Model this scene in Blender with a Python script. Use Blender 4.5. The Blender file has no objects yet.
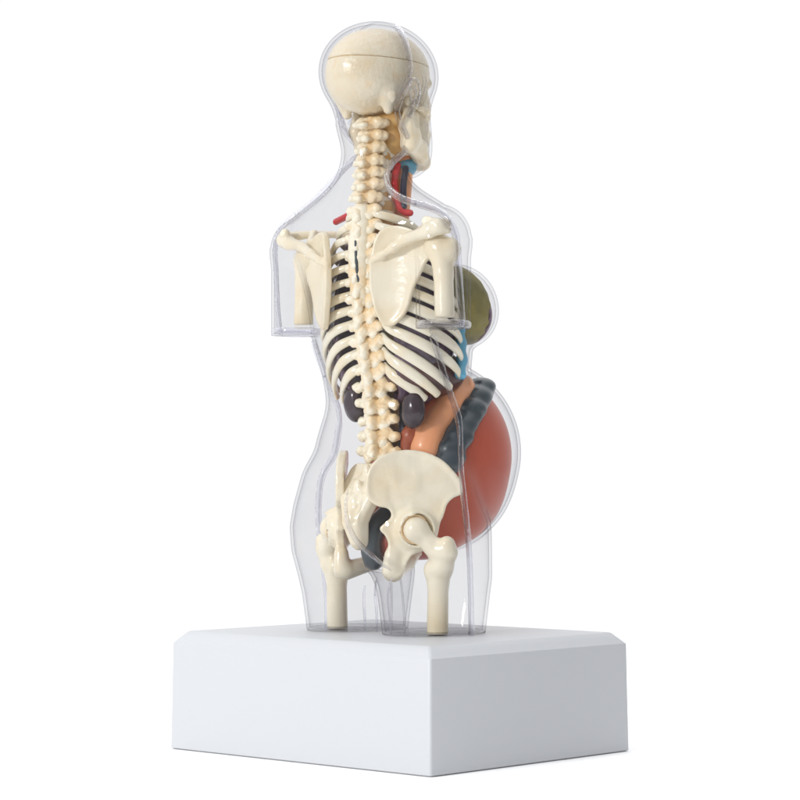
import bpy, math, random
import numpy as np

S = 0.0004                       # metres per model unit
D = 2540.0                       # camera distance in model units
CA, SA = 0.735, 0.678            # the figure is turned about 43 degrees from the line of sight
HZ = 280.0                       # camera height above the table (units)
TOP = -161.5                     # top of the plinth relative to the camera height
sc = bpy.context.scene

# ------------------------------------------------------------------ camera
cam = bpy.data.cameras.new('camera'); camo = bpy.data.objects.new('camera', cam)
sc.collection.objects.link(camo)
camo.location = (0, -D*S, HZ*S); camo.rotation_euler = (math.pi/2, 0, 0)
cam.sensor_width = 36; cam.lens = 36*D/800; cam.shift_y = 70/800
cam.clip_start = 0.02; cam.clip_end = 60
sc.camera = camo

# ------------------------------------------------------------------ white studio surround
w = bpy.data.worlds.new('World'); sc.world = w; w.use_nodes = True
nt = w.node_tree; N = nt.nodes; L = nt.links
bg = N['Background']
tc = N.new('ShaderNodeTexCoord')
vm = N.new('ShaderNodeVectorMath'); vm.operation = 'DOT_PRODUCT'
vm.inputs[1].default_value = (0.72, -0.64, -0.08)
L.new(tc.outputs['Generated'], vm.inputs[0])
mr = N.new('ShaderNodeMapRange'); mr.interpolation_type = 'SMOOTHSTEP'
mr.inputs['From Min'].default_value = -0.35; mr.inputs['From Max'].default_value = 0.55
mr.inputs['To Min'].default_value = 1.04; mr.inputs['To Max'].default_value = 0.48
L.new(vm.outputs['Value'], mr.inputs['Value'])
sx = N.new('ShaderNodeSeparateXYZ'); L.new(tc.outputs['Generated'], sx.inputs[0])
zc = N.new('ShaderNodeMath'); zc.operation = 'MAXIMUM'; zc.inputs[1].default_value = 0.0; L.new(sx.outputs['Z'], zc.inputs[0])
zp = N.new('ShaderNodeMath'); zp.operation = 'POWER'; zp.inputs[1].default_value = 3.0; L.new(zc.outputs[0], zp.inputs[0])
ma = N.new('ShaderNodeMath'); ma.operation = 'MULTIPLY_ADD'; ma.inputs[1].default_value = 1.15
L.new(zp.outputs[0], ma.inputs[0]); L.new(mr.outputs['Result'], ma.inputs[2]); L.new(ma.outputs[0], bg.inputs['Strength'])
bg.inputs['Color'].default_value = (0.985, 0.99, 1.0, 1)

def area(name, loc, target, sx, sy, power, col=(1, 1, 1)):
    l = bpy.data.lights.new(name, 'AREA'); l.shape = 'ELLIPSE'; l.size = sx*S; l.size_y = sy*S
    l.energy = power; l.color = col
    o = bpy.data.objects.new(name, l); sc.collection.objects.link(o)
    o.location = [c*S for c in loc[:2]] + [(loc[2]+HZ)*S]
    from mathutils import Vector
    d = Vector([(t-c) for t, c in zip(target, loc)])
    o.rotation_euler = d.to_track_quat('-Z', 'Y').to_euler()
    return o
area('key_softbox', (-2800, -3100, 1220), (0, 0, 100), 500, 740, 15.8, (1, 0.985, 0.96))

sc.view_settings.view_transform = 'Standard'; sc.view_settings.look = 'None'
sc.view_settings.exposure = 0; sc.view_settings.gamma = 1
sc.render.engine = 'CYCLES'
cy = sc.cycles
cy.max_bounces = 12; cy.transparent_max_bounces = 40; cy.transmission_bounces = 10
cy.glossy_bounces = 5; cy.diffuse_bounces = 4
cy.use_denoising = True
cy.caustics_reflective = False; cy.caustics_refractive = False
cy.sample_clamp_indirect = 4

# ------------------------------------------------------------------ materials
def mat(name):
    m = bpy.data.materials.new(name); m.use_nodes = True
    return m, m.node_tree.nodes, m.node_tree.links, m.node_tree.nodes['Principled BSDF']

def plastic(name, c1, c2, scale=60, rough=0.35, spec=0.5, lo=0.45, hi=0.7, bump=0.0, bscale=300, sss=0.0, coat=0.0, c3=None):
    m, N, L, P = mat(name)
    tc = N.new('ShaderNodeTexCoord')
    n = N.new('ShaderNodeTexNoise'); n.inputs['Scale'].default_value = scale; n.inputs['Detail'].default_value = 4
    L.new(tc.outputs['Object'], n.inputs['Vector'])
    r = N.new('ShaderNodeValToRGB')
    r.color_ramp.elements[0].position = lo; r.color_ramp.elements[0].color = (*c1, 1)
    r.color_ramp.elements[1].position = hi; r.color_ramp.elements[1].color = (*c2, 1)
    L.new(n.outputs['Fac'], r.inputs['Fac'])
    col = r.outputs['Color']
    if c3:
        n3 = N.new('ShaderNodeTexNoise'); n3.inputs['Scale'].default_value = scale*4; n3.inputs['Detail'].default_value = 5
        L.new(tc.outputs['Object'], n3.inputs['Vector'])
        q = N.new('ShaderNodeMapRange'); q.inputs['From Min'].default_value = 0.55; q.inputs['From Max'].default_value = 0.75
        q.inputs['To Max'].default_value = 0.75
        L.new(n3.outputs['Fac'], q.inputs['Value'])
        mx = N.new('ShaderNodeMix'); mx.data_type = 'RGBA'
        L.new(q.outputs['Result'], mx.inputs['Factor']); L.new(col, mx.inputs['A']); mx.inputs['B'].default_value = (*c3, 1)
        col = mx.outputs['Result']
    L.new(col, P.inputs['Base Color'])
    P.inputs['Roughness'].default_value = rough
    P.inputs['Specular IOR Level'].default_value = spec
    if coat:
        P.inputs['Coat Weight'].default_value = coat; P.inputs['Coat Roughness'].default_value = 0.08
    if sss:
        P.inputs['Subsurface Weight'].default_value = sss
        P.inputs['Subsurface Radius'].default_value = (1.0, 0.7, 0.45)
        P.inputs['Subsurface Scale'].default_value = 6*S
    if bump:
        nb = N.new('ShaderNodeTexNoise'); nb.inputs['Scale'].default_value = bscale; nb.inputs['Detail'].default_value = 3
        L.new(tc.outputs['Object'], nb.inputs['Vector'])
        b = N.new('ShaderNodeBump'); b.inputs['Strength'].default_value = bump; b.inputs['Distance'].default_value = 2*S
        L.new(nb.outputs['Fac'], b.inputs['Height']); L.new(b.outputs['Normal'], P.inputs['Normal'])
    return m

M = {}
M['bone'] = plastic('cream_bone_plastic', (0.82, 0.755, 0.60), (0.76, 0.635, 0.42), 45, 0.23, 0.5, 0.45, 0.80, 0.25, 260, 0.12, 0.2)
M['hip'] = plastic('pitted_hip_bone_plastic', (0.82, 0.755, 0.60), (0.76, 0.625, 0.40), 55, 0.23, 0.5, 0.45, 0.80, 0.7, 150, 0.12, 0.2)
M['skull'] = plastic('skull_bone_plastic', (0.76, 0.68, 0.52), (0.70, 0.58, 0.39), 60, 0.30, 0.5, 0.40, 0.80, 0.45, 520, 0.10, 0.2, (0.76, 0.60, 0.38))
M['spine'] = plastic('yellowed_spine_plastic', (0.85, 0.79, 0.64), (0.80, 0.56, 0.27), 110, 0.38, 0.5, 0.46, 0.70, 0.3, 380, 0.10, 0.1)
M['ochre'] = plastic('ochre_cartilage_plastic', (0.60, 0.33, 0.10), (0.68, 0.45, 0.18), 140, 0.45, 0.4, 0.4, 0.7, 0.3, 400)
M['pale_ochre'] = plastic('pale_ochre_cartilage_plastic', (0.80, 0.60, 0.36), (0.74, 0.50, 0.26), 140, 0.45, 0.4, 0.4, 0.7, 0.3, 400)
M['rib'] = plastic('rib_bone_plastic', (0.80, 0.75, 0.61), (0.74, 0.58, 0.32), 70, 0.23, 0.5, 0.50, 0.85, 0.35, 220, 0.1, 0.2)
M['lung'] = plastic('dark_plum_lung_plastic', (0.055, 0.026, 0.050), (0.10, 0.048, 0.088), 150, 0.2, 0.5, 0.4, 0.7, 0.15, 300, 0, 0.15)
M['kidney'] = plastic('dark_purple_kidney_plastic', (0.028, 0.016, 0.023), (0.04, 0.022, 0.030), 100, 0.22, 0.5, 0.4, 0.7, 0, 1, 0, 0.2)
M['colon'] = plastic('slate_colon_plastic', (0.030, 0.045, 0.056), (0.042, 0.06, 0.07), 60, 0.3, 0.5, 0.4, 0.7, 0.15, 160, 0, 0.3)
M['peach'] = plastic('peach_intestine_plastic', (0.86, 0.40, 0.20), (0.80, 0.33, 0.15), 30, 0.35, 0.5, 0.4, 0.8, 0.1, 100, 0.1, 0.2)
M['uterus'] = plastic('brick_red_uterus_plastic', (0.47, 0.088, 0.052), (0.56, 0.135, 0.075), 22, 0.34, 0.28, 0.35, 0.75, 0.05, 60, 0.0, 0.0)
M['liver'] = plastic('maroon_liver_plastic', (0.34, 0.075, 0.03), (0.42, 0.11, 0.045), 60, 0.35, 0.5, 0.4, 0.7)
M['liver2'] = plastic('dark_maroon_liver_plastic', (0.05, 0.014, 0.014), (0.08, 0.02, 0.016), 60, 0.35, 0.5, 0.4, 0.7)
M['red'] = plastic('scarlet_artery_plastic', (0.62, 0.03, 0.03), (0.5, 0.02, 0.025), 80, 0.3, 0.5)
M['vein'] = plastic('navy_vein_plastic', (0.02, 0.022, 0.045), (0.03, 0.035, 0.09), 80, 0.3, 0.5)
M['blue'] = plastic('blue_cartilage_plastic', (0.10, 0.33, 0.48), (0.15, 0.42, 0.56), 60, 0.3, 0.5)
M['olive'] = plastic('olive_breast_plastic', (0.17, 0.155, 0.065), (0.27, 0.225, 0.07), 70, 0.6, 0.2, 0.4, 0.7, 0.5, 160)
M['plum'] = plastic('plum_gland_plastic', (0.14, 0.08, 0.12), (0.18, 0.10, 0.15), 90, 0.4, 0.4)

m, N, L, P = mat('white_plinth_plastic')
tcn = N.new('ShaderNodeTexCoord'); nn = N.new('ShaderNodeTexNoise'); nn.inputs['Scale'].default_value = 900
nn.inputs['Detail'].default_value = 3
L.new(tcn.outputs['Object'], nn.inputs['Vector'])
bb = N.new('ShaderNodeBump'); bb.inputs['Strength'].default_value = 0.06; bb.inputs['Distance'].default_value = S
L.new(nn.outputs['Fac'], bb.inputs['Height']); L.new(bb.outputs['Normal'], P.inputs['Normal'])
P.inputs['Base Color'].default_value = (0.485, 0.50, 0.525, 1); P.inputs['Roughness'].default_value = 0.42
M['plinth'] = m

m, N, L, P = mat('matt_white_floor')
nn = N.new('ShaderNodeTexNoise'); nn.inputs['Scale'].default_value = 30
r = N.new('ShaderNodeValToRGB'); r.color_ramp.elements[0].color = (0.94, 0.94, 0.94, 1); r.color_ramp.elements[1].color = (0.96, 0.96, 0.96, 1)
L.new(nn.outputs['Fac'], r.inputs['Fac']); L.new(r.outputs['Color'], P.inputs['Base Color'])
P.inputs['Roughness'].default_value = 1.0; P.inputs['Specular IOR Level'].default_value = 0.0
M['floor'] = m

def clear(name, T0, tint, rough, spec=1.0, bump=0.0):
    m = bpy.data.materials.new(name); m.use_nodes = True
    N = m.node_tree.nodes; L = m.node_tree.links
    N.remove(N['Principled BSDF']); out = N['Material Output']
    lw = N.new('ShaderNodeLayerWeight'); lw.inputs['Blend'].default_value = 0.5
    def mth(op, a, b):
        n = N.new('ShaderNodeMath'); n.operation = op
        for i, v in enumerate((a, b)):
            if hasattr(v, 'links'): L.new(v, n.inputs[i])
            else: n.inputs[i].default_value = v
        return n.outputs[0]
    fac = lw.outputs['Facing']
    T = mth('MULTIPLY', T0, mth('SUBTRACT', 1.0, mth('MULTIPLY', mth('POWER', fac, 7.0), 0.62)))
    fr = mth('ADD', mth('MULTIPLY', mth('POWER', fac, 5.0), 0.90*spec), 0.045*spec)
    mx = N.new('ShaderNodeMix'); mx.data_type = 'RGBA'
    L.new(T, mx.inputs['Factor']); mx.inputs['A'].default_value = (*tint, 1)
    mx.inputs['B'].default_value = (1, 1, 1, 1)
    tr = N.new('ShaderNodeBsdfTransparent'); L.new(mx.outputs['Result'], tr.inputs['Color'])
    gl = N.new('ShaderNodeBsdfGlossy'); gl.inputs['Roughness'].default_value = rough
    if bump:
        tc = N.new('ShaderNodeTexCoord'); nb = N.new('ShaderNodeTexNoise'); nb.inputs['Scale'].default_value = 35
        nb.inputs['Detail'].default_value = 2
        L.new(tc.outputs['Object'], nb.inputs['Vector'])
        b = N.new('ShaderNodeBump'); b.inputs['Strength'].default_value = bump; b.inputs['Distance'].default_value = 6*S
        L.new(nb.outputs['Fac'], b.inputs['Height']); L.new(b.outputs['Normal'], gl.inputs['Normal'])
    ms = N.new('ShaderNodeMixShader'); L.new(fr, ms.inputs['Fac'])
    L.new(tr.outputs[0], ms.inputs[1]); L.new(gl.outputs[0], ms.inputs[2])
    L.new(ms.outputs[0], out.inputs['Surface'])
    return m
M['shell'] = clear('clear_acrylic', 0.91, (0.31, 0.31, 0.355), 0.025, 0.36, 0.22)
M['front'] = clear('clear_grey_acrylic', 0.915, (0.31, 0.31, 0.35), 0.025, 0.2, 0.2)

def glassy(name):
    m = bpy.data.materials.new(name); m.use_nodes = True
    N = m.node_tree.nodes; L = m.node_tree.links
    P = N['Principled BSDF']; out = N['Material Output']
    P.inputs['Base Color'].default_value = (0.90, 0.90, 0.95, 1); P.inputs['Transmission Weight'].default_value = 1
    P.inputs['Roughness'].default_value = 0.05; P.inputs['IOR'].default_value = 1.35
    tr = N.new('ShaderNodeBsdfTransparent'); tr.inputs['Color'].default_value = (0.93, 0.93, 0.96, 1)
    ms = N.new('ShaderNodeMixShader'); ms.inputs['Fac'].default_value = 0.32
    L.new(tr.outputs[0], ms.inputs[1]); L.new(P.outputs[0], ms.inputs[2]); L.new(ms.outputs[0], out.inputs['Surface'])
    return m
M['seam'] = glassy('clear_seam_acrylic')

# ------------------------------------------------------------------ solid modelling on a grid
def smin(a, b, k):
    h = np.clip(0.5+0.5*(b-a)/k, 0, 1)
    return b*(1-h)+a*h-k*h*(1-h)
def smax(a, b, k): return -smin(-a, -b, k)

def ell(c, r, ry=0.0):
    def fn(u, f, z):
        x, y, w_ = u-c[0], f-c[1], z-c[2]
        k0 = np.sqrt((x/r[0])**2+(y/r[1])**2+(w_/r[2])**2)
        k1 = np.sqrt((x/r[0]**2)**2+(y/r[1]**2)**2+(w_/r[2]**2)**2)+1e-9
        return k0*(k0-1)/k1
    return fn

def cap(a, b, ra, rb):
    a = np.array(a, float); b = np.array(b, float); d = b-a; dd = max(d@d, 1e-9)
    def fn(u, f, z):
        t = np.clip(((u-a[0])*d[0]+(f-a[1])*d[1]+(z-a[2])*d[2])/dd, 0, 1)
        return np.sqrt((u-a[0]-t*d[0])**2+(f-a[1]-t*d[1])**2+(z-a[2]-t*d[2])**2)-(ra+(rb-ra)*t)
    return fn

def join(k, *fs):
    def fn(u, f, z):
        d = fs[0](u, f, z)
        for g in fs[1:]: d = smin(d, g(u, f, z), k)
        return d
    return fn
def chain(pts, rad, k=2.0):
    if not hasattr(rad, '__len__'): rad = [rad]*len(pts)
    return join(k, *[cap(pts[i], pts[i+1], rad[i], rad[i+1]) for i in range(len(pts)-1)])
def cut(a, b, k=1.0):
    return lambda u, f, z: smax(a(u, f, z), -b(u, f, z), k)
def mirror(a):                       # symmetric in u
    return lambda u, f, z: a(np.abs(u), f, z)

def poly2d(pts, s, t):
    n = len(pts); d = np.full(s.shape, 1e18); sg = np.ones(s.shape)
    for i in range(n):
        ax, ay = pts[i]; bx, by = pts[i-1]
        ex, ey = bx-ax, by-ay; wx, wy = s-ax, t-ay
        h = np.clip((wx*ex+wy*ey)/(ex*ex+ey*ey+1e-12), 0, 1)
        d = np.minimum(d, (wx-ex*h)**2+(wy-ey*h)**2)
        c1 = t >= ay; c2 = t < by; c3 = ex*wy > ey*wx
        sg = np.where((c1 & c2 & c3) | (~c1 & ~c2 & ~c3), -sg, sg)
    return sg*np.sqrt(d)

def plate(pts, o, es, en, th, bow=lambda s, t: 0*s, rim=0.0):
    def fn(u, f, z):
        s = (u-o[0])*es[0]+(f-o[1])*es[1]; nn = (u-o[0])*en[0]+(f-o[1])*en[1]
        d2 = poly2d(pts, s, z)
        q = np.abs(nn-bow(s, z)) - (th + rim*np.exp(-(d2/4.0)**2))
        r = 2.0
        return np.sqrt(np.maximum(d2+r, 0)**2+np.maximum(q+r, 0)**2)-r+np.minimum(np.maximum(d2+r, q+r), 0)
    return fn

def smooth_poly(pts, it=2):
    p = np.array(pts, float)
    for _ in range(it):
        q = np.roll(p, -1, 0); p = np.stack([0.75*p+0.25*q, 0.25*p+0.75*q], 1).reshape(-1, 2)
    return [tuple(x) for x in p]

def nets(fn, lo, hi, h, proj=1):
    ax = [np.arange(lo[i], hi[i]+h, h) for i in range(3)]
    U, F, Z = np.meshgrid(*ax, indexing='ij')
    Dg = fn(U, F, Z); sh = Dg.shape
    corners = [(i, j, k) for i in (0, 1) for j in (0, 1) for k in (0, 1)]
    def sub(o): return Dg[o[0]:sh[0]-1+o[0], o[1]:sh[1]-1+o[1], o[2]:sh[2]-1+o[2]]
    neg = sum((sub(o) < 0).astype(np.int8) for o in corners)
    act = (neg > 0) & (neg < 8); I = np.argwhere(act)
    idx = -np.ones(act.shape, np.int64); idx[act] = np.arange(len(I))
    acc = np.zeros((len(I), 3)); cnt = np.zeros(len(I))
    def val(o): return Dg[I[:, 0]+o[0], I[:, 1]+o[1], I[:, 2]+o[2]]
    for a in corners:
        for x in range(3):
            if a[x] == 0:
                b = list(a); b[x] = 1
                va, vb = val(a), val(b); mk = (va < 0) != (vb < 0)
                t = np.where(mk, va/np.where(mk, va-vb, 1), 0)
                p = np.array(a, float)[None, :].repeat(len(I), 0); p[:, x] = t
                acc[mk] += p[mk]; cnt[mk] += 1
    V = (I+acc/cnt[:, None])*h+np.array(lo)
    quads = []
    sg = Dg < 0
    for x in range(3):
        y, z = (x+1) % 3, (x+2) % 3
        sl0 = [slice(1, -1)]*3; sl0[x] = slice(0, -1); sl1 = [slice(1, -1)]*3; sl1[x] = slice(1, None)
        s0, s1 = sg[tuple(sl0)], sg[tuple(sl1)]
        E = np.argwhere(s0 != s1)
        if len(E) == 0: continue
        inside0 = s0[tuple(E.T)]
        off = np.ones(3, int); off[x] = 0; E = E+off
        def c(dy, dz):
            e = E.copy(); e[:, y] += dy; e[:, z] += dz; return idx[tuple(e.T)]
        q = np.stack([c(-1, -1), c(0, -1), c(0, 0), c(-1, 0)], 1)
        q[~inside0] = q[~inside0][:, ::-1]
        quads.append(q)
    Q = np.concatenate(quads); Q = Q[(Q >= 0).all(1)]
    for _ in range(proj):
        e = h*0.25; c = [V[:, i] for i in range(3)]
        d = fn(*c)
        g = np.stack([fn(c[0]+e, c[1], c[2])-fn(c[0]-e, c[1], c[2]), fn(c[0], c[1]+e, c[2])-fn(c[0], c[1]-e, c[2]),
                      fn(c[0], c[1], c[2]+e)-fn(c[0], c[1], c[2]-e)], 1)/(2*e)
        st = d[:, None]*g/np.maximum((g*g).sum(1), 0.15)[:, None]
        ln = np.linalg.norm(st, axis=1); st *= np.minimum(1, 0.7*h/np.maximum(ln, 1e-9))[:, None]
        V = V-st
    return V, Q

def mesh_obj(name, V, Q, material, parent, smooth=True, off=True):
    me = bpy.data.meshes.new(name)
    W = np.array(V, float)*S
    if off: W[:, 2] -= TOP*S
    me.from_pydata(W.tolist(), [], [tuple(int(i) for i in q) for q in Q]); me.update()
    if smooth: me.polygons.foreach_set('use_smooth', [True]*len(me.polygons))
    me.materials.append(material)
    o = bpy.data.objects.new(name, me); sc.collection.objects.link(o)
    o.parent = parent
    return o

def solid(name, fn, lo, hi, h, material, parent):
    V, Q = nets(fn, lo, hi, h)
    return mesh_obj(name, V, Q, material, parent)

def cr(pts, n):                      # Catmull-Rom resample
    p = np.array(pts, float); p = np.vstack([2*p[0]-p[1], p, 2*p[-1]-p[-2]]); out = []
    m_ = len(p)-3
    for q in np.linspace(0, m_-1e-6, n):
        i = int(q); t = q-i; a, b, c, d = p[i:i+4]
        out.append(0.5*((2*b)+(c-a)*t+(2*a-5*b+4*c-d)*t*t+(3*b-a-3*c+d)*t**3))
    return np.array(out)

def tube(path, ra, rb=None, seg=12, up=(0, 0, 1), taper=None):
    """swept tube; ra across, rb along 'up'; rounded ends"""
    P_ = np.array(path, float); n = len(P_); rb = ra if rb is None else rb
    T = np.gradient(P_, axis=0); T /= np.linalg.norm(T, axis=1)[:, None]
    up = np.array(up, float); V = []; Q = []
    tp = np.ones(n) if taper is None else np.array([taper(i/(n-1)) for i in range(n)])
    A = np.cross(T, up); ln = np.linalg.norm(A, axis=1)
    for i in range(n):
        if ln[i] < 0.15: A[i] = A[i-1] if i else np.cross(T[i], (1, 0, 0.2))
    A /= np.linalg.norm(A, axis=1)[:, None]; B = np.cross(A, T)
    rings = [(0, -0.75, 0.35), (0, -0.45, 0.8)]+[(i, 0, 1) for i in range(n)]+[(n-1, 0.45, 0.8), (n-1, 0.75, 0.35)]
    for i, e, sc_ in rings:
        c = P_[i]+T[i]*e*min(ra, rb)*tp[i]
        for k in range(seg):
            a = 2*math.pi*k/seg
            V.append(c+(A[i]*math.cos(a)*ra+B[i]*math.sin(a)*rb)*sc_*tp[i])
    m_ = len(rings)
    for i in range(m_-1):
        for k in range(seg):
            k2 = (k+1) % seg
            Q.append((i*seg+k, i*seg+k2, (i+1)*seg+k2, (i+1)*seg+k))
    Q.append(tuple(range(seg))[::-1]); Q.append(tuple((m_-1)*seg+k for k in range(seg)))
    return np.array(V), Q

def P(px, py, u):                    # a point of the figure from its place in the picture and its distance from the mid plane
    k = (px-400)/D
    f = (k*D-SA*k*u-CA*u)/(SA-CA*k)
    dep = -SA*u+CA*f
    return np.array([u, f, (470-py)*(D+dep)/D])

def thing(name, label, cat, loc, rz=0):
    o = bpy.data.objects.new(name, None); sc.collection.objects.link(o)
    o.location = loc; o.rotation_euler = (0, 0, rz); o['label'] = label; o['category'] = cat
    o.empty_display_size = 0.02
    return o
def part(name, parent, label=None):
    o = bpy.data.objects.new(name, None); sc.collection.objects.link(o); o.parent = parent; o.empty_display_size = 0.01
    if label: o['label'] = label
    return o

# ------------------------------------------------------------------ table top
R = 1800; V = []; Q = []
for z_, r_ in ((0, R), (-3, R+3), (-60, R+3)):
    for k in range(128):
        a = 2*math.pi*k/128; V.append((r_*math.cos(a)*S, r_*math.sin(a)*S, z_*S))
for l_ in range(2):
    for k in range(128): Q.append((l_*128+k, (l_+1)*128+k, (l_+1)*128+(k+1) % 128, l_*128+(k+1) % 128))
Q.append(tuple(range(128))); Q.append(tuple(range(256, 384))[::-1])
me = bpy.data.meshes.new('tabletop'); me.from_pydata(V, [], Q); me.materials.append(M['floor'])
fl = bpy.data.objects.new('tabletop', me); sc.collection.objects.link(fl)
fl['kind'] = 'structure'; fl['label'] = 'plain white surface under the plinth'

# ------------------------------------------------------------------ plinth
ROT = -math.atan2(SA, CA)
def build_plinth():
    import bmesh
    bm = bmesh.new()
    hu, hf, b = 174.5, 146.5, 11.0
    H = 118.5
    prof = [(-2.2, 0.0), (-0.6, 0.8), (0, 2.5)]           # tiny round at the foot, draft up the side
    lv = []
    def ring(inset, z):
        r = 3.0                                          # rounded vertical edges
        out = []
        for sx, sy, a0 in ((1, 1, 0), (-1, 1, 90), (-1, -1, 180), (1, -1, 270)):
            for k in range(5):
                a = math.radians(a0+k*22.5)
                out.append(bm.verts.new((((hu-inset-r)*sx+r*math.cos(a))*S, ((hf-inset-r)*sy+r*math.sin(a))*S, z*S)))
        return out
    rs = [ring(0.8, 0.0), ring(-0.6-1.2, 1.5)]
    rs.append(ring(-1.6, 4)); rs.append(ring(0.0, H-b-1.5)); rs.append(ring(0.4, H-b))
    rs.append(ring(b*0.5+0.2, H-b*0.5)); rs.append(ring(b-0.2, H-0.5)); rs.append(ring(b+1.5, H))
    n = len(rs[0])
    for a, c in zip(rs, rs[1:]):
        for k in range(n):
            bm.faces.new((a[k], a[(k+1) % n], c[(k+1) % n], c[k]))
    bm.faces.new(rs[-1]); bm.faces.new(rs[0][::-1])
    me = bpy.data.meshes.new('plinth'); bm.to_mesh(me); bm.free()
    me.polygons.foreach_set('use_smooth', [len(p.vertices) == 4 for p in me.polygons])
    me.materials.append(M['plinth'])
    o = bpy.data.objects.new('plinth', me); sc.collection.objects.link(o)
    try: me.set_sharp_from_angle(angle=math.radians(28))
    except Exception: pass
    o.location = (-1.2*S, 0, 0); o.rotation_euler = (0, 0, ROT)
    o['label'] = 'white rectangular block with sloping top edges under the transparent torso'; o['category'] = 'plinth'
build_plinth()

# ------------------------------------------------------------------ the torso model
torso = thing('anatomical_torso', 'transparent pregnant female torso showing cream skeleton and coloured organs, standing on white plinth',
              'anatomical model', (-1.2*S, 0, (HZ+TOP)*S), ROT)

# ---- clear shell
def tab(rows):
    rows = sorted(rows, key=lambda r: r[0]); A = np.array(rows, float)
    return lambda z: [np.interp(z, A[:, 0], A[:, i]) for i in range(1, A.shape[1])]
def smooth_tab(rows):
    rows = sorted(rows, key=lambda r: r[0]); A = np.array(rows, float)
    zz = np.linspace(A[0, 0], A[-1, 0], 400); cols = []
    for i in range(1, A.shape[1]):
        v = np.interp(zz, A[:, 0], A[:, i]); k = np.hanning(37); k /= k.sum()
        v = np.convolve(np.pad(v, 18, mode='edge'), k, 'valid'); cols.append(v)
    return lambda z: [np.interp(z, zz, c) for c in cols]
Y = lambda y: 470-y
body_t = smooth_tab([(Y(135), 30, -36, 34, 33), (Y(165), 31, -37, 34, 33), (Y(182), 38, -39, 35, 34), (Y(194), 54, -40, 36, 36), (Y(204), 76, -42, 37, 38),
    (Y(213), 96, -43, 38, 40), (Y(224), 112, -43, 42, 45), (Y(240), 112, -40, 48, 50), (Y(265), 97, -34, 58, 54), (Y(300), 86, -24, 70, 63),
    (Y(345), 88, -14, 78, 62), (Y(375), 82, -10, 74, 53), (Y(405), 78, -7, 66, 53), (Y(440), 85, -12, 60, 61), (Y(470), 86, -16, 60, 67),
    (Y(505), 87, -18, 58, 72), (Y(530), 86, -17, 54, 72), (Y(575), 74, -14, 44, 52)])
thigh_t = smooth_tab([(Y(450), 34, -18, 46), (Y(480), 42, -16, 54), (Y(505), 46, -15, 67), (Y(526), 48, -12.5, 76), (Y(550), 48, -11, 75), (Y(576), 47, -6, 70),
    (Y(594), 46, -5, 65), (Y(640), 44, -5, 56)])
def loft_body(u, f, z):
    a, fc, bf, bb = body_t(z)
    df = f-fc; b = np.where(df > 0, bf, bb)
    q = np.sqrt((u/a)**2+(df/b)**2)
    d = (q-1)*np.minimum(a, b)
    return smax(np.maximum(d, z-Y(135)), Y(568)-z, 26)
def loft_thigh(u, f, z):
    a, fc, b = thigh_t(z)
    q = np.sqrt(((u-52)/a)**2+((f-fc)/b)**2)
    d = (q-1)*np.minimum(a, b)
    return np.maximum(smax(d, z-Y(462), 24), TOP+0.6-z)
def loft_arm(u, f, z):
    q = np.sqrt(((u-99)/25)**2+((f+44)/28.5)**2)
    d = (q-1)*25
    top = ell((97, -44, 222), (27, 31, 32))(u, f, z)
    d = np.maximum(d, z-222)
    return smin(d, top, 5)
head_fn = join(12, ell((0, -29, 392), (51, 68, 52)), ell((0, -23, 350), (41, 53, 45)), ell((0, 3, 325), (30, 33, 32)),
               ell((0, 30, 352), (7, 14, 13)), ell((0, 8, 312), (20, 26, 18)))
ear_fn = mirror(cut(ell((50, -27, 374), (7, 12, 19)), ell((57, -25, 374), (5, 7, 12)), 2))
def shell_fn(u, f, z):
    au = np.abs(u)
    d = smin(loft_body(u, f, z), loft_thigh(au, f, z), 18)
    d = smin(d, smin(ell((0, 45, 18), (84, 105, 95))(u, f, z), ell((0, 38, -20), (70, 94, 64))(u, f, z), 18), 14)
    d = smin(d, smin(ell((46, 40, 156), (36, 41, 36))(au, f, z), ell((46, 34, 170), (35, 38, 35))(au, f, z), 16), 10)
    arm = np.maximum(loft_arm(au, f, z), 136-z)
    d = smin(d, arm, 5)
    d = smin(d, head_fn(u, f, z), 12)
    d = smin(d, ear_fn(u, f, z), 3)
    return np.maximum(d, TOP+0.6-z)
def hit(px, py):                      # where the line of sight through this picture point meets the shell
    t = np.arange(-260, 220, 0.3)
    X = (px-400)*(D+t)/D; z = (470-py)*(D+t)/D
    u = CA*X-SA*t; f = SA*X+CA*t
    d = shell_fn(u, f, z)
    i = np.argmax(d < 0) if (d < 0).any() else np.argmin(d)
    return np.array([u[i], f[i], z[i]])
seamA = [(398, 27), (404, 35), (409, 48), (411, 65), (411, 80), (404, 92), (398, 105), (399, 120), (406, 132), (413, 141), (404, 153),
         (392, 163), (387, 174), (388, 185), (395, 195), (410, 202), (430, 206), (446, 214), (455, 226), (459, 245), (460, 280), (463, 322)]
seamB = [(434, 336), (438, 350), (449, 386), (458, 412), (461, 428), (462, 455), (463, 480), (468, 525), (471, 560), (473, 637)]
hs = np.array([hit(*q) for q in list(cr(np.array(seamA, float), 120))+list(cr(np.array(seamB, float), 80))])
order = np.argsort(hs[:, 2]); zz_ = hs[order, 2]; ff_ = hs[order, 1]
k = np.ones(7)/7; ff_ = np.convolve(np.pad(ff_, 3, mode='edge'), k, 'valid')
V, Q = nets(shell_fn, (-140, -112, -166), (140, 164, 456), 3.0)
front = (V[Q].mean(1)[:, 1] > np.interp(V[Q].mean(1)[:, 2], zz_, ff_))
bd = np.intersect1d(np.unique(Q[front]), np.unique(Q[~front])); B_ = V[bd].copy()
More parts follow.
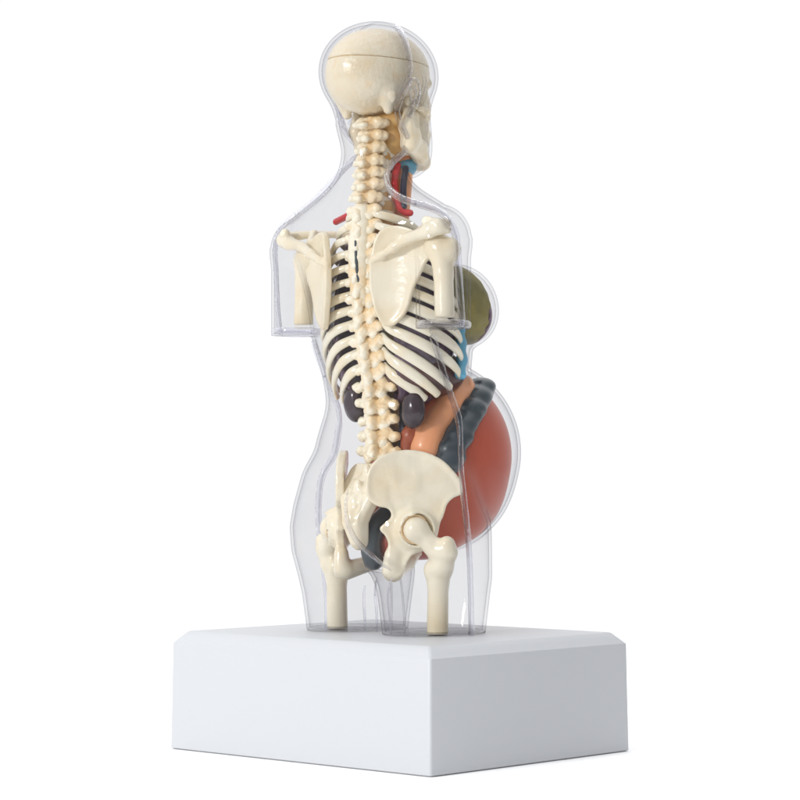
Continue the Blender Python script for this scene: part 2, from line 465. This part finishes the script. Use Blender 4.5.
for _ in range(5):                    # the two halves meet exactly on the seam line
    B_[:, 1] += np.clip(np.interp(B_[:, 2], zz_, ff_)-B_[:, 1], -2.0, 2.0)
    d = shell_fn(B_[:, 0], B_[:, 1], B_[:, 2])
    gu = (shell_fn(B_[:, 0]+0.5, B_[:, 1], B_[:, 2])-shell_fn(B_[:, 0]-0.5, B_[:, 1], B_[:, 2]))
    gz = (shell_fn(B_[:, 0], B_[:, 1], B_[:, 2]+0.5)-shell_fn(B_[:, 0], B_[:, 1], B_[:, 2]-0.5))
    gg = np.maximum(gu*gu+gz*gz, 0.25)
    B_[:, 0] -= np.clip(d*gu/gg, -1, 1); B_[:, 2] -= np.clip(d*gz/gg, -1, 1)
V[bd] = np.where((np.linalg.norm(B_-V[bd], axis=1) < 4.5)[:, None], B_, V[bd])
def half(name, keep, label):
    q = Q[keep]; ids = np.unique(q); mp = -np.ones(len(V), int); mp[ids] = np.arange(len(ids))
    o = mesh_obj(name, V[ids], mp[q], M['front'] if name == 'front_shell' else M['shell'], torso)
    so = o.modifiers.new('wall', 'SOLIDIFY'); so.thickness = 3.0*S; so.offset = -1
    return o
shell = half('back_shell', ~front, None)
front_shell = half('front_shell', front, None)
for s_ in (1, -1):
    for pl in (seamA, seamB):
        H_ = np.array([hit(*q) for q in cr(np.array(pl, float), 110)]); H_[:, 0] *= s_
        k = np.hanning(17)[1:-1]; k /= k.sum()
        Hs = np.stack([np.convolve(np.pad(H_[:, i], 7, mode='reflect', reflect_type='odd'), k, 'valid') for i in range(3)], 1)
        V, Q = tube(Hs, 2.8, 3.8, 12)
        mesh_obj('seam', V, Q, M['seam'], shell)
earA = [(409, 84), (414, 79), (419, 82), (421, 91), (419, 101), (415, 110), (410, 116)]
earB = [(412, 100), (411, 92), (414, 87), (417, 92), (415, 101), (412, 108)]
for s_ in (1, -1):
    for pl in (earA, earB):
        H_ = np.array([hit(*q) for q in cr(np.array(pl, float), 30)]); H_[:, 0] *= s_
        V, Q = tube(H_, 1.5, 1.7, 10); mesh_obj('ear_fold', V, Q, M['seam'], shell)
crease = [(350, 488), (347, 502), (348, 518), (353, 534), (363, 547), (376, 558), (386, 566), (394, 571)]
H_ = np.array([hit(*q) for q in cr(np.array(crease, float), 40)])
k = np.ones(7)/7
H_ = np.stack([np.convolve(np.pad(H_[:, i], 3, mode='edge'), k, 'valid') for i in range(3)], 1)
V, Q = tube(H_, 2.2, 2.6, 10, taper=lambda t: 0.25+0.8*math.sin(math.pi*t)); mesh_obj('seat_crease', V, Q, M['seam'], shell)
for s_ in (1, -1):                   # rims of the cut arms
    ring = [(s_*(99+23.5*math.cos(a)), -44+27*math.sin(a), 139.8) for a in np.linspace(0, 2*math.pi, 49)]
    V, Q = tube(ring, 2.0, 3.8, 12); mesh_obj('arm_rim', V, Q, M['seam'], shell)

# ---- skull
def skull_base(u, f, z):
    d = join(10, ell((0, -30, 394), (43, 59.5, 43)), ell((0, -56, 382), (35, 27, 28)))(u, f, z)
    au = np.abs(u)
    d = smin(d, cap((30, -48, 368), (28, -46, 353), 10, 4.5)(au, f, z), 5)          # mastoid
    d = smin(d, ell((0, 2, 362), (30, 32, 32))(u, f, z), 6)
    d = smin(d, ell((0, 4, 334), (28, 30, 30))(u, f, z), 6)
    d = smin(d, chain([(37, -26, 362), (37, -10, 358), (32, 4, 355), (24, 12, 351)], [4.5, 3.2, 4, 5.2], 3)(au, f, z), 2.5)
    d = smin(d, chain([(27, 14, 385), (16, 24, 387), (2, 27, 386)], [3.6, 4, 4])(au, f, z), 5)
    d = smax(d, -ell((17, 30, 371), (9, 11, 8.5))(au, f, z), 3)
    d = smax(d, -ell((42, -6, 368), (6, 14, 12))(au, f, z), 5)                      # temple hollow
    d = smax(d, -ell((0, 38, 350), (6, 8, 9))(u, f, z), 2)
    d = smax(d, -ell((33, -8, 338), (7, 9, 12))(au, f, z), 4)
    bumps = (0.9*np.sin(u*0.33+1)*np.sin(f*0.31)*np.sin(z*0.37)+0.5*np.sin(u*0.75+f*0.4)*np.sin(f*0.8-z*0.3)*np.sin(z*0.7+1))*np.clip((376-z)/14, 0, 1)*np.clip((f+66)/22, 0.15, 1)
    return d+bumps
CUTZ = 401.5
skull = solid('skull', lambda u, f, z: smax(skull_base(u, f, z), z-(CUTZ-0.3-0.03*(f+31)), 0.6), (-48, -96, 312), (48, 50, 410), 1.6, M['skull'], torso)
V, Q = nets(lambda u, f, z: smax(skull_base(u, f, z), (CUTZ+0.3-0.03*(f+31))-z, 0.6), (-48, -96, 392), (48, 50, 442), 1.6)
mesh_obj('skull_cap', V, Q, M['skull'], skull)
V, Q = nets(lambda u, f, z: np.maximum(skull_base(u, f, z)+1.6, np.abs(z-(CUTZ-0.03*(f+31)))-2.0), (-48, -96, 394), (48, 50, 410), 1.5)
mesh_obj('cap_joint', V, Q, M['pale_ochre'], skull)
def jaw_fn(u, f, z):
    au = np.abs(u)
    d = chain([(35, -24, 354), (34, -26, 338), (31, -19, 321), (21, 8, 313), (9, 25, 309), (0, 28, 309)], [5, 7, 7.5, 7, 7.5, 8], 5)(au, f, z)
    d = smin(d, chain([(34, -14, 350), (32, -13, 330), (24, 5, 322), (10, 22, 320), (0, 26, 320)], [4.5, 6, 6, 6, 6], 6)(au, f, z), 6)
    return d
V, Q = nets(jaw_fn, (-46, -44, 290), (46, 48, 362), 1.8); mesh_obj('jaw', V, Q, M['skull'], skull)
V, Q = nets(join(6, ell((0, -14, 330), (22, 18, 20)), ell((0, -20, 346), (28, 18, 12))), (-34, -52, 306), (34, 12, 362), 2.0)
mesh_obj('throat_muscle', V, Q, M['ochre'], skull)

# ---- spine
spine_f = lambda y: np.interp(y, [118, 150, 190, 215, 250, 290, 340, 380, 420, 450, 470], [-30, -33, -37, -41, -44, -43, -36, -27, -20, -20, -25])
spine = part('spine', torso)
def box(c, b, r):
    return lambda u, f, z: np.sqrt(np.maximum(np.abs(u-c[0])-b[0]+r, 0)**2+np.maximum(np.abs(f-c[1])-b[1]+r, 0)**2+np.maximum(np.abs(z-c[2])-b[2]+r, 0)**2)-r+np.minimum(np.maximum(np.maximum(np.abs(u-c[0])-b[0], np.abs(f-c[1])-b[1]), np.abs(z-c[2])-b[2])+r, 0)
def lumpy(g, k, a, ph):
    return lambda u, f, z: g(u, f, z)+a*np.sin(u*k+ph)*np.sin(f*k*0.9+ph*2)*np.sin(z*k*1.1+0.5)
def v_cerv(ph):
    g = join(2.5, box((0, 9, 0), (9, 8, 5.2), 3), box((0, -8, 0.5), (10, 4.5, 6.2), 3), cap((0, -10, -1), (0, -18, -3.5), 4, 3.4))
    h = mirror(join(1.6, cap((0, -16, -3), (4.5, -21, -4), 3.2, 3.0), ell((9, -10, 1), (6, 4.5, 5.2)), chain([(9, -5, 0), (12.5, -5, 1)], [4.5, 4.4])))
    return lumpy(lumpy(join(1.8, g, h), 0.55, 0.6, ph), 1.2, 0.4, ph*2)
def v_thor(ph):
    g = join(3, lambda u, f, z: np.maximum(np.sqrt((u/1.15)**2+(f-15)**2)-12, np.abs(z)-5.2),
             chain([(0, -9, 3), (0.8*math.sin(ph*3), -16, -2), (1.2*math.sin(ph*5), -19, -10)], [5.4, 5.0, 4.2]))
    h = mirror(join(2.4, ell((7, -8.5, 0), (8.5, 5.5, 8.2)), chain([(8, -5, 2), (14, -8, 3), (18, -10, 2)], [5, 4.6, 4.8]), ell((9, -11, -5), (5, 4, 4.8))))
    return lumpy(lumpy(join(2.4, g, h), 0.5, 0.8, ph), 1.05, 0.45, ph*2)
def v_lumb(ph):
    g = join(3, lambda u, f, z: np.maximum(np.sqrt((u/1.2)**2+(f-19)**2)-15, np.abs(z)-6), ell((0, -7, 0), (13, 6.5, 9)),
             box((0.8*math.sin(ph*4), -15, -1), (4.6, 8, 7.4), 3.6))
    h = mirror(join(2.4, chain([(8, 0, 1), (17, -6, 1), (23, -9, 1)], [5.2, 4.6, 5.2]), ell((11, -10, 5.5), (6.4, 5.6, 6)), ell((9.5, -11.5, -6), (5.6, 5, 5.5))))
    return lumpy(lumpy(join(2.4, g, h), 0.45, 0.9, ph), 0.95, 0.5, ph*2)
def bare(fn, lo, hi, h, name):
    V, Q = nets(fn, lo, hi, h); me = bpy.data.meshes.new(name)
    me.from_pydata((V*S).tolist(), [], [tuple(int(i) for i in q) for q in Q]); me.update()
    me.polygons.foreach_set('use_smooth', [True]*len(me.polygons)); return me
levels = [(126, 'C')]+[(126+12.3*i, 'C') for i in range(1, 7)]+[(214+14.2*i, 'T') for i in range(12)]+[(386.5+17.0*i, 'L') for i in range(5)]
prev = None
for i, (y, k) in enumerate(levels):
    fn_, ext, hh = {'C': (v_cerv, 30, 1.15), 'T': (v_thor, 34, 1.3), 'L': (v_lumb, 40, 1.4)}[k]
    me_ = bare(fn_(0.7+1.37*i), (-ext, -31, -19), (ext, 41, 19), hh, 'vertebra'); me_.materials.append(M['spine'])
    o = bpy.data.objects.new('vertebra', me_); sc.collection.objects.link(o); o.parent = spine
    fc = float(spine_f(y)); dep = CA*fc; z = (470-y)*(D+dep)/D
    o.location = (0, fc*S, (z-TOP)*S)
    dydf = float(spine_f(y+6)-spine_f(y-6))/12
    o.rotation_euler = (math.atan(dydf), 0.05*math.sin(i*2.3), 0.06*math.sin(i*1.7))
    if k == 'C':
        s_ = 0.98+0.02*i if i else 1.22
        o.scale = (s_*(1.05 if i else 1.0), s_, 1.12 if i else 1.0)
    elif k == 'T':
        j = i-7; o.scale = (1.0, 1.0, 0.95+0.01*j)
    if prev:
        zz = (z+prev[1])/2; ff = (fc+prev[0])/2; bo = {'C': 9, 'T': 15, 'L': 19}[k]; r = {'C': 8.5, 'T': 12, 'L': 15}[k]
        gap = prev[1]-z
        fn = lambda u, f, z_, r=r, g=gap, bo=bo: join(2, lambda u, f, z_: np.maximum(np.sqrt((u/1.15)**2+(f-bo)**2)-r, np.abs(z_)-g*0.42),
                                                   ell((0, -4, 0), (9, 4.5, g*0.55)))(u, f, z_)
        V, Q = nets(fn, (-r*1.2-3, -12, -11), (r*1.2+3, bo+r+3, 11), 1.6)
        V = V+np.array([0, ff, zz])
        mesh_obj('disc', V, Q, M['ochre'], spine)
    prev = (fc, z)
lig = [(-1.5, float(spine_f(y_))-12.5, (470-y_)*(D+CA*float(spine_f(y_)))/D) for y_ in range(207, 304, 8)]
V, Q = tube(cr(lig, 60), 11, 8.5, 20, up=(0, 1, 0), taper=lambda t: 0.72+0.38*math.sin(math.pi*min(1, t*1.02))**0.6+0.05*math.sin(38*t)+0.03*math.sin(71*t+1))
mesh_obj('ligament', V, Q, M['spine'], spine)
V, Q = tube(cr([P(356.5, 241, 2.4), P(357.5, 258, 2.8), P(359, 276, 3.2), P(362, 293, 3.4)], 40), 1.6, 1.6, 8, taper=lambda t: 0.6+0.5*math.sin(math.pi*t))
mesh_obj('spine_slit_tube', V, Q, M['colon'], spine)  # added dark tube, its colour standing in for the dark of a slit
def sacrum_fn(u, f, z):
    t = np.clip((4-z)/80, 0, 1)
    wd = np.interp(t, [0, 0.25, 0.6, 1], [30, 28, 15, 6]); fc = np.interp(t, [0, 0.35, 0.7, 1], [-30, -54, -63, -56])
    d = np.sqrt(np.maximum(np.abs(u)-wd+7, 0)**2+np.maximum(np.abs(f-fc)-3, 0)**2+np.maximum(np.abs(z+36)-36, 0)**2)-7
    for i in range(4):
        zz = -6-15*i; w_ = 16-2.5*i
        ff = np.interp((4-zz)/80, [0, 0.35, 0.7, 1], [-30, -54, -63, -56])
        d = smax(d, -ell((w_*0.75, ff-12, zz), (3, 4, 2.8))(np.abs(u), f, z), 2.5)
        d = smin(d, ell((0, ff-8, zz+4), (5, 4, 8))(u, f, z), 5)
    return d
sac = solid('sacrum', sacrum_fn, (-42, -86, -84), (42, -14, 12), 1.6, M['bone'], spine)

# ---- rib cage
rib_cage = part('rib_cage', torso)
def rib_path(i, n=40):
    # i = 0..11 ; ellipse of the cage at this level, dropping towards the front
    a = [36, 52, 62, 70, 75, 78, 80, 81, 80, 76, 70, 60][i]
    b = [34, 42, 47, 50, 52, 53, 53, 53, 52, 50, 46, 42][i]
    fc = [-22, -18, -15, -13, -12, -11, -11, -10, -9, -8, -7, -6][i]
    tm = [2.4, 2.4, 2.35, 2.25, 2.15, 2.1, 2.05, 2.0, 1.86, 1.57, 1.34, 1.18][i]
    drop = [22, 32, 40, 46, 50, 54, 58, 64, 72, 86, 90, 82][i]
    y = 214+14.2*i-2
    f0 = float(spine_f(y)); z0 = (470-y)*(D+CA*f0)/D+3-(4 if i == 0 else 2 if i == 1 else 0)
    pts = []
    for q in np.linspace(0, 1, n):
        th = 0.22+(tm-0.22)*q
        f = fc-b*math.cos(th); u = a*math.sin(th)
        wgt = math.exp(-((th-0.22)/0.20)**2)
        f = f*(1-wgt)+(f0-7)*wgt
        u = u*(1-wgt)+max(14, u)*wgt
        z = z0-drop*((th-0.22)/2.2)**1.05
        pts.append((u, f, z))
    return np.array(pts)
for s_ in (1, -1):
    for i in range(12):
        p = rib_path(i); p[:, 0] *= s_
        V, Q = tube(p, 2.7, 4.0 if i < 6 else 4.9, 14, taper=lambda t: 0.85+0.3*math.sin(math.pi*min(1, t*1.05)))
        mesh_obj('rib', V, Q, M['rib'], rib_cage)
    # costal cartilage joining the front ends
    ends = np.array([rib_path(i)[-1] for i in range(1, 9)]); ends[:, 0] *= s_
    V, Q = tube(cr(ends, 70), 4.5, 6, 12, up=(0, 1, 0), taper=lambda t: 1+0.16*math.sin(46*t)); mesh_obj('costal_cartilage', V, Q, M['blue'], rib_cage)
st = solid('sternum', lambda u, f, z: np.sqrt(np.maximum(np.abs(u)-8, 0)**2+np.maximum(np.abs(f-(44-0.13*(z-150)))-1, 0)**2+np.maximum(np.abs(z-165)-50, 0)**2)-3,
           (-16, 20, 105), (16, 66, 225), 2, M['rib'], rib_cage)

# ---- shoulder blades, collar bones, arm bones
sx0 = CA*29-SA*71
es, en = (0.911, 0.411), (0.411, -0.911)
def scap_st(px, py):
    s = ((px-400)*0.967-sx0)/0.948
    dep = -SA*(29+es[0]*s)+CA*(-71+es[1]*s)
    return (s, (470-py)*(D+dep)/D)
scap_out = smooth_poly([scap_st(*q) for q in [(375, 243), (381, 230), (391, 225), (405, 226), (418, 232), (428, 236), (434, 243), (434, 254), (427, 262), (423, 272),
    (416, 284), (412, 297), (409, 309), (401, 320), (392, 327), (384, 326), (379, 317), (374, 303), (371, 285), (371, 262)]], 2)
def scap_pt(px, py, n_):
    s, z = scap_st(px, py)
    return (29+es[0]*s+en[0]*n_, -71+es[1]*s+en[1]*n_, z)
ac = P(449, 230, 112)
scap_fn = join(3, plate(scap_out, (29, -71), es, en, 2.2, lambda s, t: 3.0*np.sin(np.clip((s-5)/45, 0, 1)*math.pi)*-1+3e-4*(t-185)**2*0, 1.6),
    chain([scap_pt(372, 262, 2), scap_pt(384, 256, 5), scap_pt(398, 248, 9), scap_pt(414, 239, 12)], [2.2, 3.2, 4.2, 5], 4),
    chain([scap_pt(414, 239, 12), P(430, 231, 95), P(440, 227, 105), ac], [5, 6.5, 7, 3.5], 4),
    chain([P(428, 221, 96), P(438, 223, 104)], [5, 5], 4),
    chain([scap_pt(420, 232, 0), P(430, 224, 78), P(440, 226, 84)], [4, 4, 3.5], 3),
    ell(scap_pt(431, 249, -1), (8, 8, 10)))
scV, scQ = nets(scap_fn, (4, -94, 122), (128, -14, 262), 1.7)
for s_ in (1, -1):
    V = scV.copy(); V[:, 0] *= s_
    Q = scQ if s_ == 1 else scQ[:, ::-1]
    mesh_obj('scapula', V, Q, M['bone'], torso)
    cl = cr([(10*s_, 10, 232), (40*s_, 2, 236), (68*s_, -22, 238), (90*s_, -40, 238), (106*s_, -48, 236)], 30)
    V, Q = tube(cl, 4.5, 4.5, 12, taper=lambda t: 1.25-0.45*math.sin(math.pi*t)); mesh_obj('clavicle', V, Q, M['bone'], torso)
hum = join(5, ell((92, -44, 215), (14, 14, 14)), chain([(97, -44, 208), (99, -44, 188), (101, -44, 138)], [12, 9.4, 9.8], 3), ell((106, -40, 212), (9, 10, 11)))
huV, huQ = nets(lambda u, f, z: smax(hum(u, f, z), 146.5-z, 2), (70, -68, 126), (124, -18, 236), 1.8)
for s_ in (1, -1):
    V = huV.copy(); V[:, 0] -= 0 if s_ > 0 else 10; V[:, 0] *= s_
    mesh_obj('humerus', V, huQ if s_ == 1 else huQ[:, ::-1], M['bone'], torso)

# ---- pelvis and thigh bones
pelvis = part('pelvis', torso)
po = (22, -62); pes, pen = (0.670, 0.742), (0.742, -0.670)
def pel_st(px, py):
    s = ((px-400)*0.975+28)/0.9955
    dep = -SA*(po[0]+pes[0]*s)+CA*(po[1]+pes[1]*s)
    return (s, (470-py)*(D+dep)/D)
hip_out = smooth_poly([pel_st(*q) for q in [(364, 488), (366, 472), (373, 461), (384, 454), (396, 450), (409, 449), (423, 451), (437, 457), (449, 467), (458, 477), (462, 488),
    (460, 495), (452, 497), (446, 504), (443, 514), (438, 524), (434, 540), (424, 549), (412, 553), (406, 562), (402, 574), (394, 579), (386, 575), (385, 563),
    (388, 550), (386, 537), (377, 529), (384, 523), (391, 517), (388, 508), (376, 506), (367, 500)]], 2)
acet = np.array([51.0, -31.0, -58.0])
def pel_bow(s, t): return 3.0*np.sin(np.clip((s+5)/95, 0, 1)*math.pi)*np.clip((t+35)/50, 0, 1)*-1
rng = random.Random(11)
pits = [(rng.uniform(6, 82), rng.uniform(-52, 14), rng.uniform(4, 10), rng.uniform(5, 12), rng.choice((-1, 1))*rng.uniform(0.5, 1.3)) for _ in range(26)]
def hip_lumps(u, f, z):
    s_ = (u-po[0])*pes[0]+(f-po[1])*pes[1]; out = 0*u
    for a, b, ra, rb, am in pits: out = out+am*np.exp(-((s_-a)/ra)**2-((z-b)/rb)**2)
    return out
def hip_fn(u, f, z):
    d = plate(hip_out, po, pes, pen, 2.6, pel_bow, 2.0)(u, f, z)
    d = smin(d, ell(acet+np.array([1, -1, 0]), (20, 20, 20.5))(u, f, z), 7)
    d = smin(d, chain([(34, -47, -84), (33, -47, -98)], [7, 8.5])(u, f, z), 6)
    d = smin(d, chain([(32, -42, -100), (22, -12, -92), (12, 14, -80), (4, 22, -70)], [9.5, 7.5, 6, 7], 4)(u, f, z), 5)
    d = smin(d, chain([(44, -22, -52), (26, 8, -56), (4, 22, -66)], [8, 5.5, 7], 4)(u, f, z), 4)
    d = smax(d, -ell(acet+np.array([10, -8, 0]), (16, 16, 16))(u, f, z), 2)
    return d+hip_lumps(u, f, z)
hpV, hpQ = nets(hip_fn, (-4, -84, -116), (96, 36, 30), 1.8)
for s_ in (1, -1):
    V = hpV.copy(); V[:, 0] *= s_
    mesh_obj('hip_bone', V, hpQ if s_ == 1 else hpQ[:, ::-1], M['hip'], pelvis)
for s_ in (1, -1):
    V, Q = nets(cut(ell((acet[0]+5.2, acet[1]-7.6, acet[2]+0.3), (14.5, 14.5, 14.7)), ell((acet[0]+16, acet[1]-14, acet[2]), (17, 17, 17)), 1), (36, -60, -80), (82, -14, -36), 1.4)
    V[:, 0] *= s_
    mesh_obj('socket_cartilage', V, Q if s_ == 1 else Q[:, ::-1], M['pale_ochre'], pelvis)
fem_fn = join(6, ell((56, -37, -58), (13, 13, 13)), cap((58, -35, -60), (72, -24, -78), 9, 10.5),
              chain([(84, -22, -72), (82, -20, -80), (74, -19, -95), (69, -18, -110), (68, -18, TOP+1)], [8, 10, 11.5, 10.2, 10.6], 4),
              ell((64, -26, -98), (5, 5, 8)))
feV, feQ = nets(lambda u, f, z: np.maximum(fem_fn(u, f, z), TOP+1.2-z), (36, -58, -164), (104, 4, -38), 1.8)
for s_ in (1, -1):
    V = feV.copy(); V[:, 0] *= s_
    mesh_obj('femur', V, feQ if s_ == 1 else feQ[:, ::-1], M['bone'], torso)

# ---- soft organs
cage_t = smooth_tab([(56, 30, -8, 20), (75, 52, -8, 34), (95, 66, -9, 42), (120, 73, -10, 46), (150, 73, -11, 46), (180, 70, -12, 45), (205, 60, -14, 41), (225, 44, -18, 33), (244, 24, -22, 22)])
def lung_fn(u, f, z):
    a, fc, b = cage_t(z)
    d = (np.sqrt((u/a)**2+((f-fc)/b)**2)-1)*np.minimum(a, b)
    d = smax(d, 12-u, 5); d = smax(d, -ell((0, -44, 150), (38, 28, 150))(u, f, z), 4)
    return smax(smax(d, 64-z, 6), z-240, 6)+0.5*np.sin(u*0.35)*np.sin(f*0.3)*np.sin(z*0.4)
luV, luQ = nets(lung_fn, (2, -64, 52), (80, 44, 250), 2.2)
for s_ in (1, -1):
    V = luV.copy(); V[:, 0] *= s_
    mesh_obj('lung', V, luQ if s_ == 1 else luQ[:, ::-1], M['lung'], torso)
for s_, y, hgt in ((1, 411, 19), (-1, 402, 20)):
    c = (45 if s_ > 0 else -33, -28, 470-y)
    solid('kidney', lumpy(cut(ell(c, (13, 11, hgt)), ell((c[0]-14*s_, c[1]-2, c[2]+1), (6, 9, 7)), 6), 0.27, 0.6, 1.9+s_), (c[0]-20, -46, c[2]-26), (c[0]+20, -10, c[2]+26), 1.8, M['kidney'], torso)
solid('liver', join(8, ell((34, 0, 96), (40, 42, 26)), ell((-10, 12, 100), (40, 30, 20))), (-60, -48, 62), (82, 48, 130), 2.5, M['liver2'], torso)
V, Q = tube(cr([(16, -6, 110), (17, -10, 70), (18, -12, 40), (18, -12, 5), (24, -12, -25)], 40), 5, 5, 12); mesh_obj('vein', V, Q, M['vein'], torso)
V, Q = tube(cr([(4, -2, 110), (6, -4, 60), (6, -4, 10)], 30), 5.5, 5.5, 12); mesh_obj('artery', V, Q, M['red'], torso)
gut = [P(462, 388, 46), P(450, 402, 44), P(440, 418, 42), P(430, 434, 42), P(427, 448, 42), P(432, 466, 44)]
solid('small_intestine', chain(gut, [14.5, 15, 15, 14.5, 14.5, 14], 8), (14, -60, -12), (84, 70, 104), 2.2, M['peach'], torso)
duo = [P(446, 394, 40), P(432, 408, 36), P(420, 422, 33), P(411, 436, 30), P(409, 452, 28)]
solid('duodenum', chain(duo, [10, 10, 9, 8, 8], 6), (4, -60, -6), (70, 70, 98), 2.0, M['liver'], torso)
col = cr([P(482, 386, 48), P(477, 400, 54), P(467, 420, 60), P(456, 442, 62), P(449, 464, 62)], 14)
solid('large_intestine', join(3.5, *[ell(c+np.array([rng.uniform(-1, 1), rng.uniform(-1.2, 1.2), rng.uniform(-1.5, 1.5)]), tuple(np.array((16, 16.5, 12) if i % 2 else (15, 15.5, 9.5))*rng.uniform(0.93, 1.06))) for i, c in enumerate(col)]), (24, -40, -20), (92, 110, 112), 2.2, M['colon'], torso)
def ut_fn(u, f, z):
    df = f-48; b = np.where(df > 0, 94, 58)
    q = np.sqrt((u/72)**2+(df/b)**2+((z-14)/88)**2)
    d = (q-1)*58
    d = smin(d, ell((0, 52, -22), (60, 72, 57))(u, f, z), 16)
    d = smin(d, ell((0, 28, -54), (40, 40, 35))(u, f, z), 20)
    return smin(d, ell((8, -18, -72), (14, 16, 18))(u, f, z), 12)
solid('uterus', ut_fn, (-80, -52, -102), (80, 150, 110), 2.6, M['uterus'], torso)
V, Q = tube(cr([P(396, 506, 8), P(387, 515, 6), P(377, 526, 3), P(373, 538, 2), P(372, 550, 2), P(375, 562, 2)], 40), 10, 10, 16, up=(1, 0, 0)); mesh_obj('rectum', V, Q, M['colon'], torso)
for s_ in (1, -1):
    b = solid('breast_tissue', lumpy(join(14, ell((46*s_, 36, 155), (31, 37, 32)), ell((46*s_, 29, 172), (30, 34, 31))), 0.3, 0.9, 1.1), (46*s_-38, -12, 120), (46*s_+38, 80, 224), 2.2, M['olive'], torso)
    V, Q = nets(lambda u, f, z: np.maximum(ell((46*s_, 36.5, 155), (32.2, 38, 33))(u, f, z), 52-f+1.6*np.sin(z*0.7)+1.2*np.sin(z*0.31)), (46*s_-36, 50, 120), (46*s_+36, 80, 200), 2.0)
    mesh_obj('milk_gland', V, Q, M['plum'], b)
# ---- throat and neck vessels
V, Q = tube(cr([(4, 4, 318), (4, 2, 300), (4, 0, 280), (3, -2, 255), (2, -4, 225)], 40), 10, 10, 16, up=(0, 1, 0)); tr_ = mesh_obj('windpipe', V, Q, M['peach'], torso)
V, Q = nets(ell((4, 4, 303), (13, 12, 11)), (-12, -10, 288), (20, 18, 318), 1.6); mesh_obj('larynx', V, Q, M['blue'], tr_)
for s_ in (1, -1):
    if s_ > 0:
        a_ = [P(399, 165, 13), P(396, 178, 14), P(396.5, 192, 16), P(400, 206, 19), P(406, 212, 23), P(412, 213, 28)]
        v_ = [P(407, 168, 17), P(405, 182, 18), P(404.5, 196, 20), P(405, 207, 23)]
    else:
        a_ = [(-14, 2, 300), (-14, -4, 280), P(362, 205, -22), P(350, 215, -36), P(337, 222, -58)]
        v_ = [(-19, 6, 298), (-20, 1, 275), (-23, -3, 252), (-34, -10, 246)]
    V, Q = tube(cr([tuple(q) for q in a_], 50), 3.4, 3.4, 12, up=(0, 1, 0)); mesh_obj('artery', V, Q, M['red'], torso)
    V, Q = tube(cr([tuple(q) for q in v_], 40), 3.4, 3.4, 12, up=(0, 1, 0)); mesh_obj('vein', V, Q, M['vein'], torso)
for pl in ([(366, 586), (365, 600), (366, 616), (366, 631)], [(378, 578), (376, 592), (378, 612), (378, 632)], [(393, 578), (389, 594), (391, 614), (392, 634)]):
    H_ = np.array([hit(*q) for q in cr(np.array(pl, float), 30)]); kk = np.ones(9)/9
    H_ = np.stack([np.convolve(np.pad(H_[:, i_], 4, mode='reflect', reflect_type='odd'), kk, 'valid') for i_ in range(3)], 1)
    V, Q = tube(H_, 1.3, 1.6, 10, taper=lambda t: 0.3+0.8*math.sin(math.pi*min(1, 0.15+t*0.75))); mesh_obj('thigh_glint_tube', V, Q, M['seam'], shell)  # clear tubes added along the inner thigh folds to catch glints
